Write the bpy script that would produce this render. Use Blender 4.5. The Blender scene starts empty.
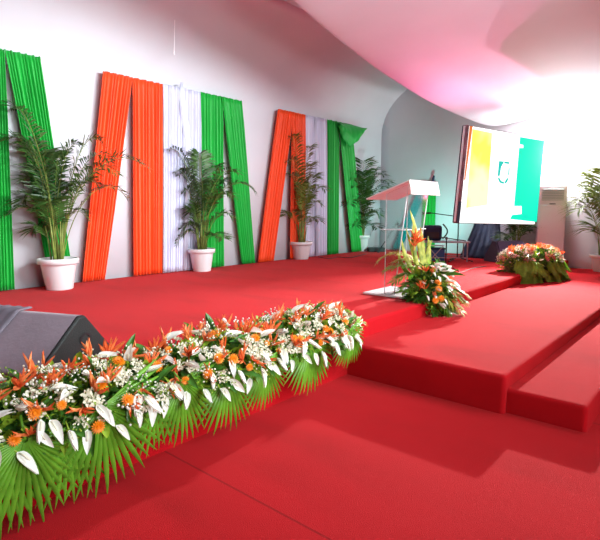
import bpy, bmesh, math, random
from mathutils import Vector, Matrix

PI = math.pi
C = bpy.context.scene.collection
R = random.Random(7)

# ------------------------------------------------------------------ camera maths
F = 505.0
CAM = Vector((0, 0, 1.35))
pitch = math.atan((270 - 209) / F)
yaw = math.atan((740 - 300) * math.cos(pitch) / F)
FW = Vector((math.cos(yaw) * math.cos(pitch), math.sin(yaw) * math.cos(pitch), -math.sin(pitch)))
RT = Vector((math.sin(yaw), -math.cos(yaw), 0))
UP = RT.cross(FW)

def ray(x, y): return FW * F + RT * (x - 300) + UP * (270 - y)
def onz(x, y, z):
    r = ray(x, y); return CAM + r * ((z - CAM.z) / r.z)
def onY(x, y, Y):
    r = ray(x, y); return CAM + r * (Y / r.y)
def onX(x, y, X):
    r = ray(x, y); return CAM + r * (X / r.x)
def ond(x, y, d): return CAM + ray(x, y) * (d / F)
def depth(p): return (Vector(p) - CAM).dot(FW)

# ------------------------------------------------------------------ materials
def new_mat(name):
    m = bpy.data.materials.new(name); m.use_nodes = True
    return m, m.node_tree.nodes, m.node_tree.links, m.node_tree.nodes['Principled BSDF']

def mat(name, col, rough=.6, metal=0, var=0, scale=8, bump=0, bscale=200, sheen=0, trans=0, sub=0, emit=None, es=0, alpha=1, spec=.5, back=None):
    m, N, L, b = new_mat(name)
    b.inputs['Base Color'].default_value = (*col, 1)
    b.inputs['Roughness'].default_value = rough
    b.inputs['Metallic'].default_value = metal
    b.inputs['Specular IOR Level'].default_value = spec
    if trans: b.inputs['Transmission Weight'].default_value = trans
    if sheen: b.inputs['Sheen Weight'].default_value = sheen
    if emit:
        b.inputs['Emission Color'].default_value = (*emit, 1); b.inputs['Emission Strength'].default_value = es
    tc = N.new('ShaderNodeTexCoord')
    if var:
        n = N.new('ShaderNodeTexNoise'); n.inputs['Scale'].default_value = scale; n.inputs['Detail'].default_value = 4
        L.new(tc.outputs['Object'], n.inputs['Vector'])
        r = N.new('ShaderNodeValToRGB')
        r.color_ramp.elements[0].position = .3; r.color_ramp.elements[1].position = .7
        lo = tuple(max(0, c * (1 - var)) for c in col); hi = back or tuple(min(1, c * (1 + var)) for c in col)
        r.color_ramp.elements[0].color = (*lo, 1); r.color_ramp.elements[1].color = (*hi, 1)
        L.new(n.outputs['Fac'], r.inputs['Fac']); L.new(r.outputs['Color'], b.inputs['Base Color'])
    if bump:
        n = N.new('ShaderNodeTexNoise'); n.inputs['Scale'].default_value = bscale; n.inputs['Detail'].default_value = 3
        L.new(tc.outputs['Object'], n.inputs['Vector'])
        bp = N.new('ShaderNodeBump'); bp.inputs['Strength'].default_value = bump; bp.inputs['Distance'].default_value = .01
        L.new(n.outputs['Fac'], bp.inputs['Height']); L.new(bp.outputs['Normal'], b.inputs['Normal'])
    if sub:      # thin leaf / petal / cloth: mix in translucency
        t = N.new('ShaderNodeBsdfTranslucent'); t.inputs['Color'].default_value = (*col, 1)
        mx = N.new('ShaderNodeMixShader'); mx.inputs['Fac'].default_value = sub
        out = N['Material Output']
        L.new(b.outputs['BSDF'], mx.inputs[1]); L.new(t.outputs['BSDF'], mx.inputs[2]); L.new(mx.outputs['Shader'], out.inputs['Surface'])
    return m

def carpet_mat(name, col, seam=None):
    m, N, L, b = new_mat(name)
    tc = N.new('ShaderNodeTexCoord')
    n1 = N.new('ShaderNodeTexNoise'); n1.inputs['Scale'].default_value = 2.2; n1.inputs['Detail'].default_value = 6
    n2 = N.new('ShaderNodeTexNoise'); n2.inputs['Scale'].default_value = 240; n2.inputs['Detail'].default_value = 2
    mp = N.new('ShaderNodeMapping'); mp.inputs['Scale'].default_value = (1, .35, 1)
    L.new(tc.outputs['Object'], mp.inputs['Vector']); L.new(mp.outputs['Vector'], n1.inputs['Vector']); L.new(tc.outputs['Object'], n2.inputs['Vector'])
    ad = N.new('ShaderNodeMath'); ad.operation = 'ADD'; L.new(n1.outputs['Fac'], ad.inputs[0]); L.new(n2.outputs['Fac'], ad.inputs[1])
    r = N.new('ShaderNodeValToRGB'); r.color_ramp.elements[0].position = .7; r.color_ramp.elements[1].position = 1.35
    r.color_ramp.elements[0].color = (col[0] * .78, col[1] * .7, col[2] * .7, 1); r.color_ramp.elements[1].color = (min(1, col[0] * 1.2), col[1] * 1.5, col[2] * 1.5, 1)
    L.new(ad.outputs[0], r.inputs['Fac'])
    src = r.outputs['Color']
    if seam is not None:
        sx = N.new('ShaderNodeSeparateXYZ'); L.new(tc.outputs['Object'], sx.inputs[0])
        pp = N.new('ShaderNodeMath'); pp.operation = 'PINGPONG'; pp.inputs[1].default_value = 1.0
        s0 = N.new('ShaderNodeMath'); s0.operation = 'SUBTRACT'; s0.inputs[1].default_value = seam
        L.new(sx.outputs[0], s0.inputs[0]); L.new(s0.outputs[0], pp.inputs[0])
        lt = N.new('ShaderNodeMath'); lt.operation = 'LESS_THAN'; lt.inputs[1].default_value = .006; L.new(pp.outputs[0], lt.inputs[0])
        mx = N.new('ShaderNodeMix'); mx.data_type = 'RGBA'; mx.inputs[7].default_value = (col[0] * .72, col[1] * .7, col[2] * .7, 1)
        L.new(lt.outputs[0], mx.inputs[0]); L.new(src, mx.inputs[6]); src = mx.outputs[2]
    L.new(src, b.inputs['Base Color'])
    b.inputs['Roughness'].default_value = .95; b.inputs['Specular IOR Level'].default_value = .15
    b.inputs['Sheen Weight'].default_value = .06; b.inputs['Sheen Roughness'].default_value = .5; b.inputs['Sheen Tint'].default_value = (1, .55, .5, 1)
    bp = N.new('ShaderNodeBump'); bp.inputs['Strength'].default_value = .5; bp.inputs['Distance'].default_value = .006
    L.new(ad.outputs[0], bp.inputs['Height']); L.new(bp.outputs['Normal'], b.inputs['Normal'])
    return m

RED = (.43, .0025, .007)
M = {}
M['carpet_floor'] = carpet_mat('carpet_floor', RED, seam=1.54)
M['carpet_stage'] = carpet_mat('carpet_stage', RED)
M['liner'] = mat('tent_liner', (.66, .645, .70), .8, var=.03, scale=1.5)
M['orange_cloth'] = mat('orange_cloth', (1.0, .075, .006), .55, var=.06, scale=3, sheen=.1, sub=.1)
M['green_cloth'] = mat('green_cloth', (.0, .42, .04), .55, var=.06, scale=3, sheen=.1, sub=.1)
M['white_cloth'] = mat('white_cloth', (.74, .73, .90), .6, var=.02, scale=3, sub=.1)
M['teal_cloth'] = mat('teal_cloth', (.0, .42, .45), .6, var=.05, scale=3, sub=.1)
M['pot'] = mat('white_plastic_pot', (.82, .80, .82), .35)
M['soil'] = mat('soil', (.03, .018, .01), .95, var=.4, scale=60, bump=.6)
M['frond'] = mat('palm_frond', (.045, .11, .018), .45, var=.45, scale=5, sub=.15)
M['frond_light'] = mat('palm_frond_yellow_green', (.15, .20, .03), .45, var=.4, scale=5, sub=.15)  # paler, yellower leaf colour for two of the palms
M['stem'] = mat('palm_stem', (.20, .25, .05), .5, var=.35, scale=12)
M['fan'] = mat('fan_leaf', (.14, .35, .025), .28, var=.45, scale=6, sub=.2)
M['fern'] = mat('bright_fern', (.30, .60, .05), .45, var=.3, scale=14, sub=.25)
M['leaf'] = mat('dark_leaf', (.05, .17, .02), .35, var=.5, scale=14, sub=.1)
M['leaf_light'] = mat('lime_leaf', (.33, .5, .04), .4, var=.35, scale=14, sub=.15)
M['varieg'] = mat('variegated_leaf', (.30, .42, .03), .4, var=.5, scale=14, sub=.15, back=(.75, .72, .12))
M['white_fl'] = mat('white_petal', (.93, .93, .88), .4, var=.05, scale=20, sub=.12)
M['orange_fl'] = mat('orange_petal', (1.0, .27, .005), .5, var=.15, scale=40, sub=.1)
M['red_fl'] = mat('scarlet_bract', (1.0, .13, .03), .4, var=.25, scale=18, sub=.15, back=(1, .36, .12))
M['pink_fl'] = mat('salmon_petal', (.95, .42, .32), .5, var=.3, scale=20, sub=.12)
M['cream_fl'] = mat('cream_blossom', (.88, .84, .68), .6, sub=.1)
M['eye'] = mat('flower_eye', (.35, .12, .01), .8)
M['acrylic'] = mat('clear_acrylic', (.93, .96, .97), .06, trans=1.0)
M['acrylic_edge'] = mat('frosted_acrylic_edge', (.86, .88, .92), .3)
M['acrylic_frost'] = mat('frosted_acrylic_pink_lit', (.93, .80, .80), .35, trans=.45)  # pink light on the lectern top painted into the base colour
M['white_board'] = mat('white_board', (.86, .86, .88), .35)
M['black'] = mat('black_plastic', (.012, .012, .015), .5)
M['black_metal'] = mat('black_metal', (.02, .02, .025), .35, metal=.6)
M['mon_cloth'] = mat('mauve_grey_cover', (.27, .205, .255), .7, var=.12, scale=4, bump=.25, bscale=40, sheen=.15)
M['mon_side'] = mat('dark_monitor_side', (.015, .018, .018), .6, bump=.3, bscale=120)
M['mon_purple'] = mat('purple_black_cabinet', (.045, .03, .07), .6, bump=.3, bscale=150)
M['navy'] = mat('navy_cloth', (.005, .018, .055), .7, var=.25, scale=5)
M['blue'] = mat('blue_plastic', (.03, .12, .33), .4)
M['grey_metal'] = mat('grey_metal', (.42, .45, .5), .4, metal=.5)
M['ac'] = mat('white_appliance', (.80, .76, .80), .35)
M['ac_grille'] = mat('grey_louvre', (.42, .48, .46), .5)
M['frame'] = mat('screen_frame_brown', (.20, .10, .13), .5, var=.5, scale=6)
M['frame_white'] = mat('screen_edge_white', (.8, .8, .85), .5)
M['cord'] = mat('cord', (.03, .03, .035), .6)
M['wcord'] = mat('white_cord', (.86, .84, .88), .6)
def screen_mat(name, col, s, var=None):
    m, N, L, b = new_mat(name)
    b.inputs['Base Color'].default_value = (.02, .02, .02, 1); b.inputs['Roughness'].default_value = 1; b.inputs['Specular IOR Level'].default_value = 0
    b.inputs['Emission Color'].default_value = (*col, 1); b.inputs['Emission Strength'].default_value = s
    if var:
        tc = N.new('ShaderNodeTexCoord'); n = N.new('ShaderNodeTexNoise'); n.inputs['Scale'].default_value = 1.6
        r = N.new('ShaderNodeValToRGB'); r.color_ramp.elements[0].position = .38; r.color_ramp.elements[1].position = .62
        r.color_ramp.elements[0].color = (*col, 1); r.color_ramp.elements[1].color = (*var, 1)
        L.new(tc.outputs['Object'], n.inputs['Vector']); L.new(n.outputs['Fac'], r.inputs['Fac']); L.new(r.outputs['Color'], b.inputs['Emission Color'])
    return m
M['scr_white'] = screen_mat('screen_white', (1, 1, 1), 1.6)
M['scr_yellow'] = screen_mat('screen_yellow', (1.0, .86, .12), 1.25, (1.0, 1.0, .55))
M['scr_green'] = screen_mat('screen_green', (.0, .90, .58), 1.05)
M['scr_orange'] = screen_mat('screen_orange', (1.0, .25, .06), .8)
M['scr_teal'] = screen_mat('screen_emblem', (.02, .62, .52), 1.0)

# ------------------------------------------------------------------ object helpers
def link(name, me, m=None, parent=None, smooth=True):
    if m is not None:
        for k in (m if isinstance(m, (list, tuple)) else [m]): me.materials.append(k)
    if smooth:
        for p in me.polygons: p.use_smooth = True
    o = bpy.data.objects.new(name, me); C.objects.link(o)
    if parent: o.parent = parent
    return o
def from_bm(name, bm, m, parent=None, smooth=False):
    me = bpy.data.meshes.new(name); bmesh.ops.recalc_face_normals(bm, faces=bm.faces); bm.to_mesh(me); bm.free()
    return link(name, me, m, parent, smooth)
class MB:
    def __init__(s): s.v = []; s.f = []; s.mi = []
    def add(s, vs, fs, mi=0):
        b = len(s.v); s.v += [tuple(v) for v in vs]; s.f += [tuple(i + b for i in f) for f in fs]; s.mi += [mi] * len(fs)
    def box(s, c, d, rot=None, mi=0):
        c = Vector(c); h = Vector(d) / 2; vs = []
        for sx in (-1, 1):
            for sy in (-1, 1):
                for sz in (-1, 1):
                    p = Vector((sx * h.x, sy * h.y, sz * h.z))
                    if rot: p = rot @ p
                    vs.append(c + p)
        s.add(vs, [(0, 1, 3, 2), (4, 6, 7, 5), (0, 4, 5, 1), (2, 3, 7, 6), (0, 2, 6, 4), (1, 5, 7, 3)], mi)
    def tube(s, pts, r, n=8, mi=0, r1=None):
        pts = [Vector(p) for p in pts]; vs = []; k = len(pts)
        ref = None
        for i, p in enumerate(pts):
            t = (pts[min(i + 1, k - 1)] - pts[max(i - 1, 0)]).normalized()
            if ref is None: ref = t.orthogonal().normalized()
            a = (ref - t * ref.dot(t)).normalized(); ref = a; b = t.cross(a)
            rr = r if r1 is None else r + (r1 - r) * i / (k - 1)
            for j in range(n):
                an = 2 * PI * j / n; vs.append(p + a * (rr * math.cos(an)) + b * (rr * math.sin(an)))
        fs = [(i * n + j, i * n + (j + 1) % n, (i + 1) * n + (j + 1) % n, (i + 1) * n + j) for i in range(k - 1) for j in range(n)]
        fs += [tuple(range(n))[::-1], tuple((k - 1) * n + j for j in range(n))]
        s.add(vs, fs, mi)
    def lathe(s, prof, c=(0, 0, 0), n=32, mi=0, sx=1, sy=1):
        c = Vector(c); vs = []
        for r, z in prof:
            for j in range(n):
                a = 2 * PI * j / n; vs.append(c + Vector((r * math.cos(a) * sx, r * math.sin(a) * sy, z)))
        k = len(prof)
        s.add(vs, [(i * n + j, i * n + (j + 1) % n, (i + 1) * n + (j + 1) % n, (i + 1) * n + j) for i in range(k - 1) for j in range(n)] + [tuple(range(n))[::-1], tuple((k - 1) * n + j for j in range(n))], mi)
    def ball(s, c, r, mi=0, n=6, m=4, sz=1):
        prof = [(max(.001, r * math.sin(PI * i / m)), -r * sz * math.cos(PI * i / m)) for i in range(m + 1)]
        s.lathe(prof, c, n, mi)
    def prism(s, poly, y0, y1, mi=0):   # poly in XZ
        n = len(poly); vs = [(x, y0, z) for x, z in poly] + [(x, y1, z) for x, z in poly]
        s.add(vs, [tuple(range(n)), tuple(range(2 * n - 1, n - 1, -1))] + [(i, i + n, (i + 1) % n + n, (i + 1) % n) for i in range(n)], mi)
    def build(s, name, m, parent=None, smooth=False):
        me = bpy.data.meshes.new(name); me.from_pydata(s.v, [], s.f); me.update()
        bm = bmesh.new(); bm.from_mesh(me); bmesh.ops.recalc_face_normals(bm, faces=bm.faces); bm.to_mesh(me); bm.free()
        o = link(name, me, m, parent, smooth)
        for p, i in zip(me.polygons, s.mi): p.material_index = i
        return o
def raw(name, mb, m):
    me = bpy.data.meshes.new(name); me.from_pydata(mb.v, [], mb.f); me.update()
    for k in (m if isinstance(m, (list, tuple)) else [m]): me.materials.append(k)
    for p, i in zip(me.polygons, mb.mi): p.material_index = i; p.use_smooth = True
    return me
def bev(o, w=.01, seg=2):
    b = o.modifiers.new('bevel', 'BEVEL'); b.width = w; b.segments = seg; b.limit_method = 'ANGLE'; b.angle_limit = .6; return o
def solid(o, t=.004, off=0):
    b = o.modifiers.new('solid', 'SOLIDIFY'); b.thickness = t; b.offset = off; return o
def tag(o, label, cat, group=None):
    o['label'] = label; o['category'] = cat
    if group: o['group'] = group
    return o
def thing(name, loc, label, cat, rz=0, group=None):
    o = bpy.data.objects.new(name, None); C.objects.link(o); o.empty_display_size = .1
    o.location = loc; o.rotation_euler = (0, 0, rz)
    return tag(o, label, cat, group)
def structure(o): o['kind'] = 'structure'; return o
def inst(name, me, parent, mtx):
    o = bpy.data.objects.new(name, me); C.objects.link(o); o.parent = parent; o.matrix_local = mtx; return o

# ------------------------------------------------------------------ setting
S, MS, LS = .405, .265, .165          # heights of main stage and the two steps
YE, YW, XB = 2.34, 6.42, 10.35
m = MB(); m.add([(-4, -5, 0), (14, -5, 0), (14, YW + .1, 0), (-4, YW + .1, 0)], [(0, 1, 2, 3)])
structure(m.build('floor', M['carpet_floor']))

def rounded_platform(name, x0, x1, y0, y1, z0, z1, label, r=.028, rx=True):
    """carpeted block with a soft rolled front edge (at y0) and side (at x0)"""
    bm = bmesh.new()
    bmesh.ops.create_cube(bm, size=1)
    for v in bm.verts: v.co = Vector((x0 if v.co.x < 0 else x1, y0 if v.co.y < 0 else y1, z0 if v.co.z < 0 else z1))
    es = [e for e in bm.edges if all(abs(v.co.y - y0) < 1e-5 and abs(v.co.z - z1) < 1e-5 for v in e.verts)]
    if rx: es += [e for e in bm.edges if all(abs(v.co.x - x0) < 1e-5 and abs(v.co.z - z1) < 1e-5 for v in e.verts) or all(abs(v.co.x - x0) < 1e-5 and abs(v.co.y - y0) < 1e-5 for v in e.verts)]
    bmesh.ops.bevel(bm, geom=es, offset=r, segments=4, affect='EDGES', profile=.5)
    o = from_bm(name, bm, M['carpet_stage'], smooth=False)
    return tag(o, label, name.split('_')[-1])
rounded_platform('main_stage', -3, XB, YE, YW, 0, S, 'large red carpeted main stage under the drapes and palms', rx=False)
rounded_platform('wide_step', 3.30, XB, 1.075, YE - .002, 0, MS, 'broad red carpeted step built against the front of the stage')
rounded_platform('low_step', 3.345, XB, .600, 1.073, 0, LS, 'lowest narrow red carpeted step at right edge of the photo')

# left wall of the tent with the roof slope turning in above it
m = MB()
ZE = 3.35; K1 = .22
prof = [(YW + .06, 0), (YW + .06, 2.6)] + [(YW + .06 - 1.7 * (1 - math.cos(a_ * 1.38 / 14)), 3.05 + 1.25 * math.sin(a_ * 1.38 / 14)) for a_ in range(15)]
YC, ZC = prof[-1]
m2 = MB()
xs = [-3 + i * (XB + .4 + 3) / 40 for i in range(41)]
def grid(mb, rows):
    n = len(rows[0]); vs = [p for r_ in rows for p in r_]
    mb.add(vs, [(i * n + j, i * n + j + 1, (i + 1) * n + j + 1, (i + 1) * n + j) for i in range(len(rows) - 1) for j in range(n - 1)])
grid(m, [[(x, y, z) for (y, z) in prof] for x in xs])
structure(solid(m.build('wall_left', M['liner'], smooth=True), .04, 0))
m = MB()
rows = []
for x in xs:
    rows.append([(x, YC - t * 9.2, ZC + K1 * t * 9.2 * (1 - .35 * t)) for t in [j / 24 for j in range(25)]])
grid(m, rows)
structure(solid(m.build('ceiling', M['liner'], smooth=True), .03, 0))
m = MB()
grid(m, [[(XB + .05 + .02 * math.sin(y * 2.5), y, z * 5.6 / 12) for z in range(13)] for y in [YW + .1 - j * .3 for j in range(39)]])
structure(solid(m.build('wall_back', M['liner'], smooth=True), .03, 0))
# swagged roof cloth that comes down to the back wall, its free edge towards the left wall
edge = [Vector((-1.0, 3.05, 3.95)), Vector((1.5, 2.95, 3.82))]
for (px, z) in ((290, 0), (340, 42), (400, 85), (440, 108), (470, 122)):
    pass
E_px = [(290, 0, 3.72), (315, 22, 3.66), (340, 42, 3.58), (370, 66, 3.46), (400, 85, 3.33), (422, 99, 3.22), (440, 108, 3.14), (465, 119, 3.03)]
edge = [onz(x, y, z) for x, y, z in E_px]
d0 = edge[0] - edge[1]
edge = [edge[0] + d0 * 4 , edge[0] + d0 * 2] + edge + [onX(492, 129, XB + .02)]
rows = []
for k, e in enumerate(edge):
    row = []
    for j in range(17):
        t = j / 16
        y = e.y - t * (e.y + 3.5)
        xx = e.x
        z = e.z + .16 * (e.y - y)
        row.append((xx, y, z))
    rows.append(row)
m = MB(); grid(m, rows)
o = m.build('trim_1', M['liner'], smooth=True); structure(solid(o, .02, 0))
sb = o.modifiers.new('sub', 'SUBSURF'); sb.levels = 1; sb.render_levels = 2

# ------------------------------------------------------------------ drapes
ZT = 3.12
def drape(top, bot, cm, label, folds=9, ztl=None, Y=YW - .03, sway=0, amp=.022, zt=ZT, name='drape', zb=None):
    """pleated cloth panel. top / bot are (left, right) pixel columns at the wall"""
    def X(px, z):      # column px at height z on the wall
        lo, hi = -5.0, 15.0
        for _ in range(40):
            mid = (lo + hi) / 2; d = Vector((mid, Y, z)) - CAM
            if 300 + F * d.dot(RT) / d.dot(FW) < px: lo = mid
            else: hi = mid
        return lo
    zb = S + .01 if zb is None else zb
    a, b = X(top[0], zt), X(top[1], zt); c, d = X(bot[0], zb), X(bot[1], zb)
    nu, nv = folds * 8, 30
    ph = R.random() * 6; vs = []
    jit = [R.uniform(.6, 1.4) for _ in range(folds + 2)]
    x0 = a
    for j in range(nv + 1):
        t = j / nv; row = []
        for i in range(nu + 1):
            u = i / nu
            xl, xr = a + (c - a) * t, b + (d - b) * t
            uu = u + .012 * math.sin(u * 17 + t * 3 + ph)
            am = amp * jit[int(u * folds)] * (.55 + .45 * min(1, t * 6))
            dep = am * math.cos(2 * PI * folds * u + .5 * math.sin(t * 4 + ph) * u) + .3 * am * math.sin(2 * PI * folds * 2.3 * u + ph)
            z = zt + (zb - zt) * t + (.005 * math.cos(2 * PI * folds * u / 2 + ph) if j == 0 else 0)
            row.append(Vector((xl + (xr - xl) * uu + sway * math.sin(PI * t), Y - .035 - dep, z)))
        vs.append(row)
    org = Vector(((c + d) / 2, Y, zb))
    m = MB(); grid(m, [[p - org for p in r_] for r_ in vs])
    o = m.build(name, M[cm], smooth=True); o.location = org; solid(o, .004, 0)
    return tag(o, label, 'drape')
drape((-14, 3), (-10, 13), 'green_cloth', 'green pleated drape cut off by the left edge of the photo', 7, Y=YW - .02)
drape((3, 39), (49, 72), 'green_cloth', 'wide green drape slanting behind the largest potted palm', 10, Y=YW - .03)
drape((101, 131), (81, 103), 'orange_cloth', 'orange drape slanting to lower left, left one of the large orange pair', 9)
drape((130, 161), (132, 160), 'orange_cloth', 'straight hanging orange drape right of the large orange slanted one', 9, Y=YW - .02)
drape((161.5, 183), (161, 180), 'white_cloth', 'lilac white drape hanging directly beside the straight orange drape', 7)
drape((182, 199), (180, 199), 'white_cloth', 'lilac white drape hanging directly left of the broad green drape', 6)
drape((199, 221), (200, 222), 'green_cloth', 'straight broad green drape behind the second potted palm', 7)
drape((219.5, 240), (240, 253), 'green_cloth', 'green drape slanting to lower right, ending between second and third palm', 7)
drape((276, 291), (256, 271), 'orange_cloth', 'narrow orange drape slanting to lower left, beside the third palm', 6)
drape((290, 303.5), (288, 303), 'orange_cloth', 'narrow straight orange drape behind the third palm', 6)
drape((304, 325), (304, 325), 'white_cloth', 'white drape between narrow orange drape and narrow green drape', 8)
drape((325, 337.5), (325, 336.5), 'green_cloth', 'narrow straight green drape right of the far white drape', 5)
drape((337, 350), (350, 362), 'green_cloth', 'narrow green drape slanting down to the pot of the fourth palm', 5)
# twisted fold of white cloth from the fixing point over the white panel
def strip(pts, w, m, name, label, Yn=.0, cat='drape', th=.02):
    """soft rolled strip of cloth following points, pleated across"""
    pts = [Vector(p) for p in pts]; rows = []
    for i, p in enumerate(pts):
        t = (pts[min(i + 1, len(pts) - 1)] - pts[max(i - 1, 0)]).normalized()
        side = t.cross(Vector((0, 1, 0))).normalized(); ww = w[i]
        row = []
        for j in range(17):
            u = j / 16 - .5
            row.append(p + side * (u * ww) + Vector((0, -th * (1 - (2 * u) ** 2) - .3 * th * math.cos(j * 2.4), 0)))
        rows.append(row)
    org = pts[-1].copy(); mb = MB(); grid(mb, [[q - org for q in r_] for r_ in rows])
    o = mb.build(name, M[m], smooth=True); o.location = org; solid(o, .004, 0)
    return tag(o, label, cat)
Yd = YW - .075
strip([onY(181, 83, Yd), onY(181, 95, Yd), onY(184, 115, Yd), onY(187, 140, Yd), onY(188, 180, Yd), onY(184, 269, Yd)], [.03, .09, .12, .12, .1, .08], 'white_cloth', 'drape', 'thin twisted white cloth falling over the two lilac white drapes', th=.04)
strip([onY(315, 119, Yd), onY(315, 140, Yd), onY(317, 170, Yd), onY(316, 256, Yd)], [.04, .1, .1, .06], 'white_cloth', 'drape', 'thin twisted white cloth falling over the single far white drape', th=.04)
# bunched green swag at the right end
m = MB(); rows = []
swA = [onY(337, 123, Yd), onY(343, 123, Yd), onY(349, 124, Yd), onY(356, 126, Yd), onY(363, 128, Yd)]
swB = [onY(338, 126, Yd - .05), onY(342, 138, Yd - .1), onY(350, 147, Yd - .12), onY(359, 140, Yd - .1), onY(364, 130, Yd - .05)]
N_ = 32
def lerp_list(L_, t):
    k = t * (len(L_) - 1); i = min(int(k), len(L_) - 2); return L_[i].lerp(L_[i + 1], k - i)
for i in range(N_ + 1):
    t = i / N_; a = lerp_list(swA, t); b = lerp_list(swB, t); rows.append([a.lerp(b, j / 12) + Vector((0, -.09 * math.sin(PI * j / 12) + .010 * math.cos(t * 40) * j / 12, 0)) for j in range(13)])
org = swA[2].copy(); grid(m, [[p - org for p in r_] for r_ in rows])
o = m.build('swag', M['green_cloth'], smooth=True); o.location = org; solid(o, .006, 0)
tag(o, 'bunched green cloth swag hanging at the right end of the drapes', 'swag')
# drapes on the back wall behind the lectern
def quadcloth(c4, cm, folds, label, name='drape', amp=.02):
    rows = []
    for j in range(25):
        t = j / 24; l = c4[0].lerp(c4[2], t); r_ = c4[1].lerp(c4[3], t)
        rows.append([l.lerp(r_, i / (folds * 8)) + Vector((-amp * math.cos(2 * PI * i / 8) - .02, 0, 0)) for i in range(folds * 8 + 1)])
    org = (c4[2] + c4[3]) / 2; mb = MB(); grid(mb, [[p - org for p in r_] for r_ in rows])
    o = mb.build(name, M[cm], smooth=True); o.location = org; solid(o, .004, 0); return tag(o, label, 'drape')
XD = XB - .02
def fl(px, X): # foot of the back wall at a column
    p = onX(px, 200, X); return Vector((X, p.y, S + .01))
quadcloth([onX(424, 182, XD), onX(437, 184, XD), fl(424, XD), fl(437, XD)], 'green_cloth', 4, 'short straight green drape on the back wall behind the lectern')
quadcloth([onX(422, 183, XD), onX(431, 183, XD), fl(394, XD), fl(403, XD)], 'teal_cloth', 3, 'teal drape slanting behind the clear lectern')
m = MB(); m.tube([(0, 0, 0), (-.05, 0, .04), (-.06, 0, .16), (-.02, 0, .26)], .045, 10, r1=.02); m.ball((-.05, 0, .02), .07, n=10, m=6)
p = onX(434, 188, XD - .05); o = m.build('cloth_knot', M['navy'], smooth=True); o.location = p
tag(o, 'dark gathered knot of cloth above the short green drape on back wall', 'knot')

# white cord hanging from the roof
p = onY(174, 55, 6.0); q = onY(174.5, -40, 6.0)
m = MB(); m.tube([Vector((0, 0, 0)), (q - p) * .5 + Vector((.01, 0, 0)), Vector((0, 0, 4.0 - p.z - .52))], .006, 6); m.tube([Vector((0, 0, 0)), Vector((0, 0, .05))], .012, 8)
o = m.build('hanging_cord', M['wcord']); o.location = p; tag(o, 'thin white cord hanging from the tent roof above the orange drapes', 'cord')

# ------------------------------------------------------------------ potted palms
def add_frond(mb, base, tip, lift, rr, ll, seed, mi=0, start=.35):
    rng = random.Random(seed)
    base, tip = Vector(base), Vector(tip); d = tip - base; hd = Vector((d.x, d.y, 0)).length
    c1 = base + Vector((d.x * .12, d.y * .12, max(d.z * .55, min(.25, .3 * d.length)) + hd * .25))
    c2 = base + Vector((d.x * .62, d.y * .62, d.z + lift + hd * .22))
    P = lambda t: base * (1 - t) ** 3 + c1 * (3 * t * (1 - t) ** 2) + c2 * (3 * t * t * (1 - t)) + tip * t ** 3
    pts = [P(i / 14) for i in range(15)]
    for p in pts: p.y = min(p.y, YW - .12)
    mb.tube(pts, rr, 5, 1, r1=rr * .25)
    n = 26
    for i in range(n):
        t = start + (1 - start) * (i + .5) / n; p = P(t); p.y = min(p.y, YW - .12)
        tg = (P(min(1, t + .02)) - P(t - .02)).normalized()
        sd = tg.cross(Vector((0, 0, 1)));
        if sd.length < .1: sd = Vector((1, 0, 0))
        sd.normalize(); upv = sd.cross(tg)
        L_ = ll * (math.sin(PI * (.12 + .82 * (i + .5) / n)) ** .42) * rng.uniform(.85, 1.1)
        for s in (-1, 1):
            dr = (tg * rng.uniform(.4, .7) + sd * s * 1.0 + upv * rng.uniform(.05, .3)).normalized()
            a = p; b = p + dr * L_ * .5 + Vector((0, 0, -.03 * L_)); c = p + dr * L_ + Vector((0, 0, -.22 * L_ * rng.uniform(.4, 1.6)))
            b.y = min(b.y, YW - .11); c.y = min(c.y, YW - .11)
            w = tg.cross(dr).cross(dr).normalized() * min(.012, ll * .065)
            mb.add([a, b - w, b + w, c], [(0, 1, 2), (1, 3, 2)], mi)
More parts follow.
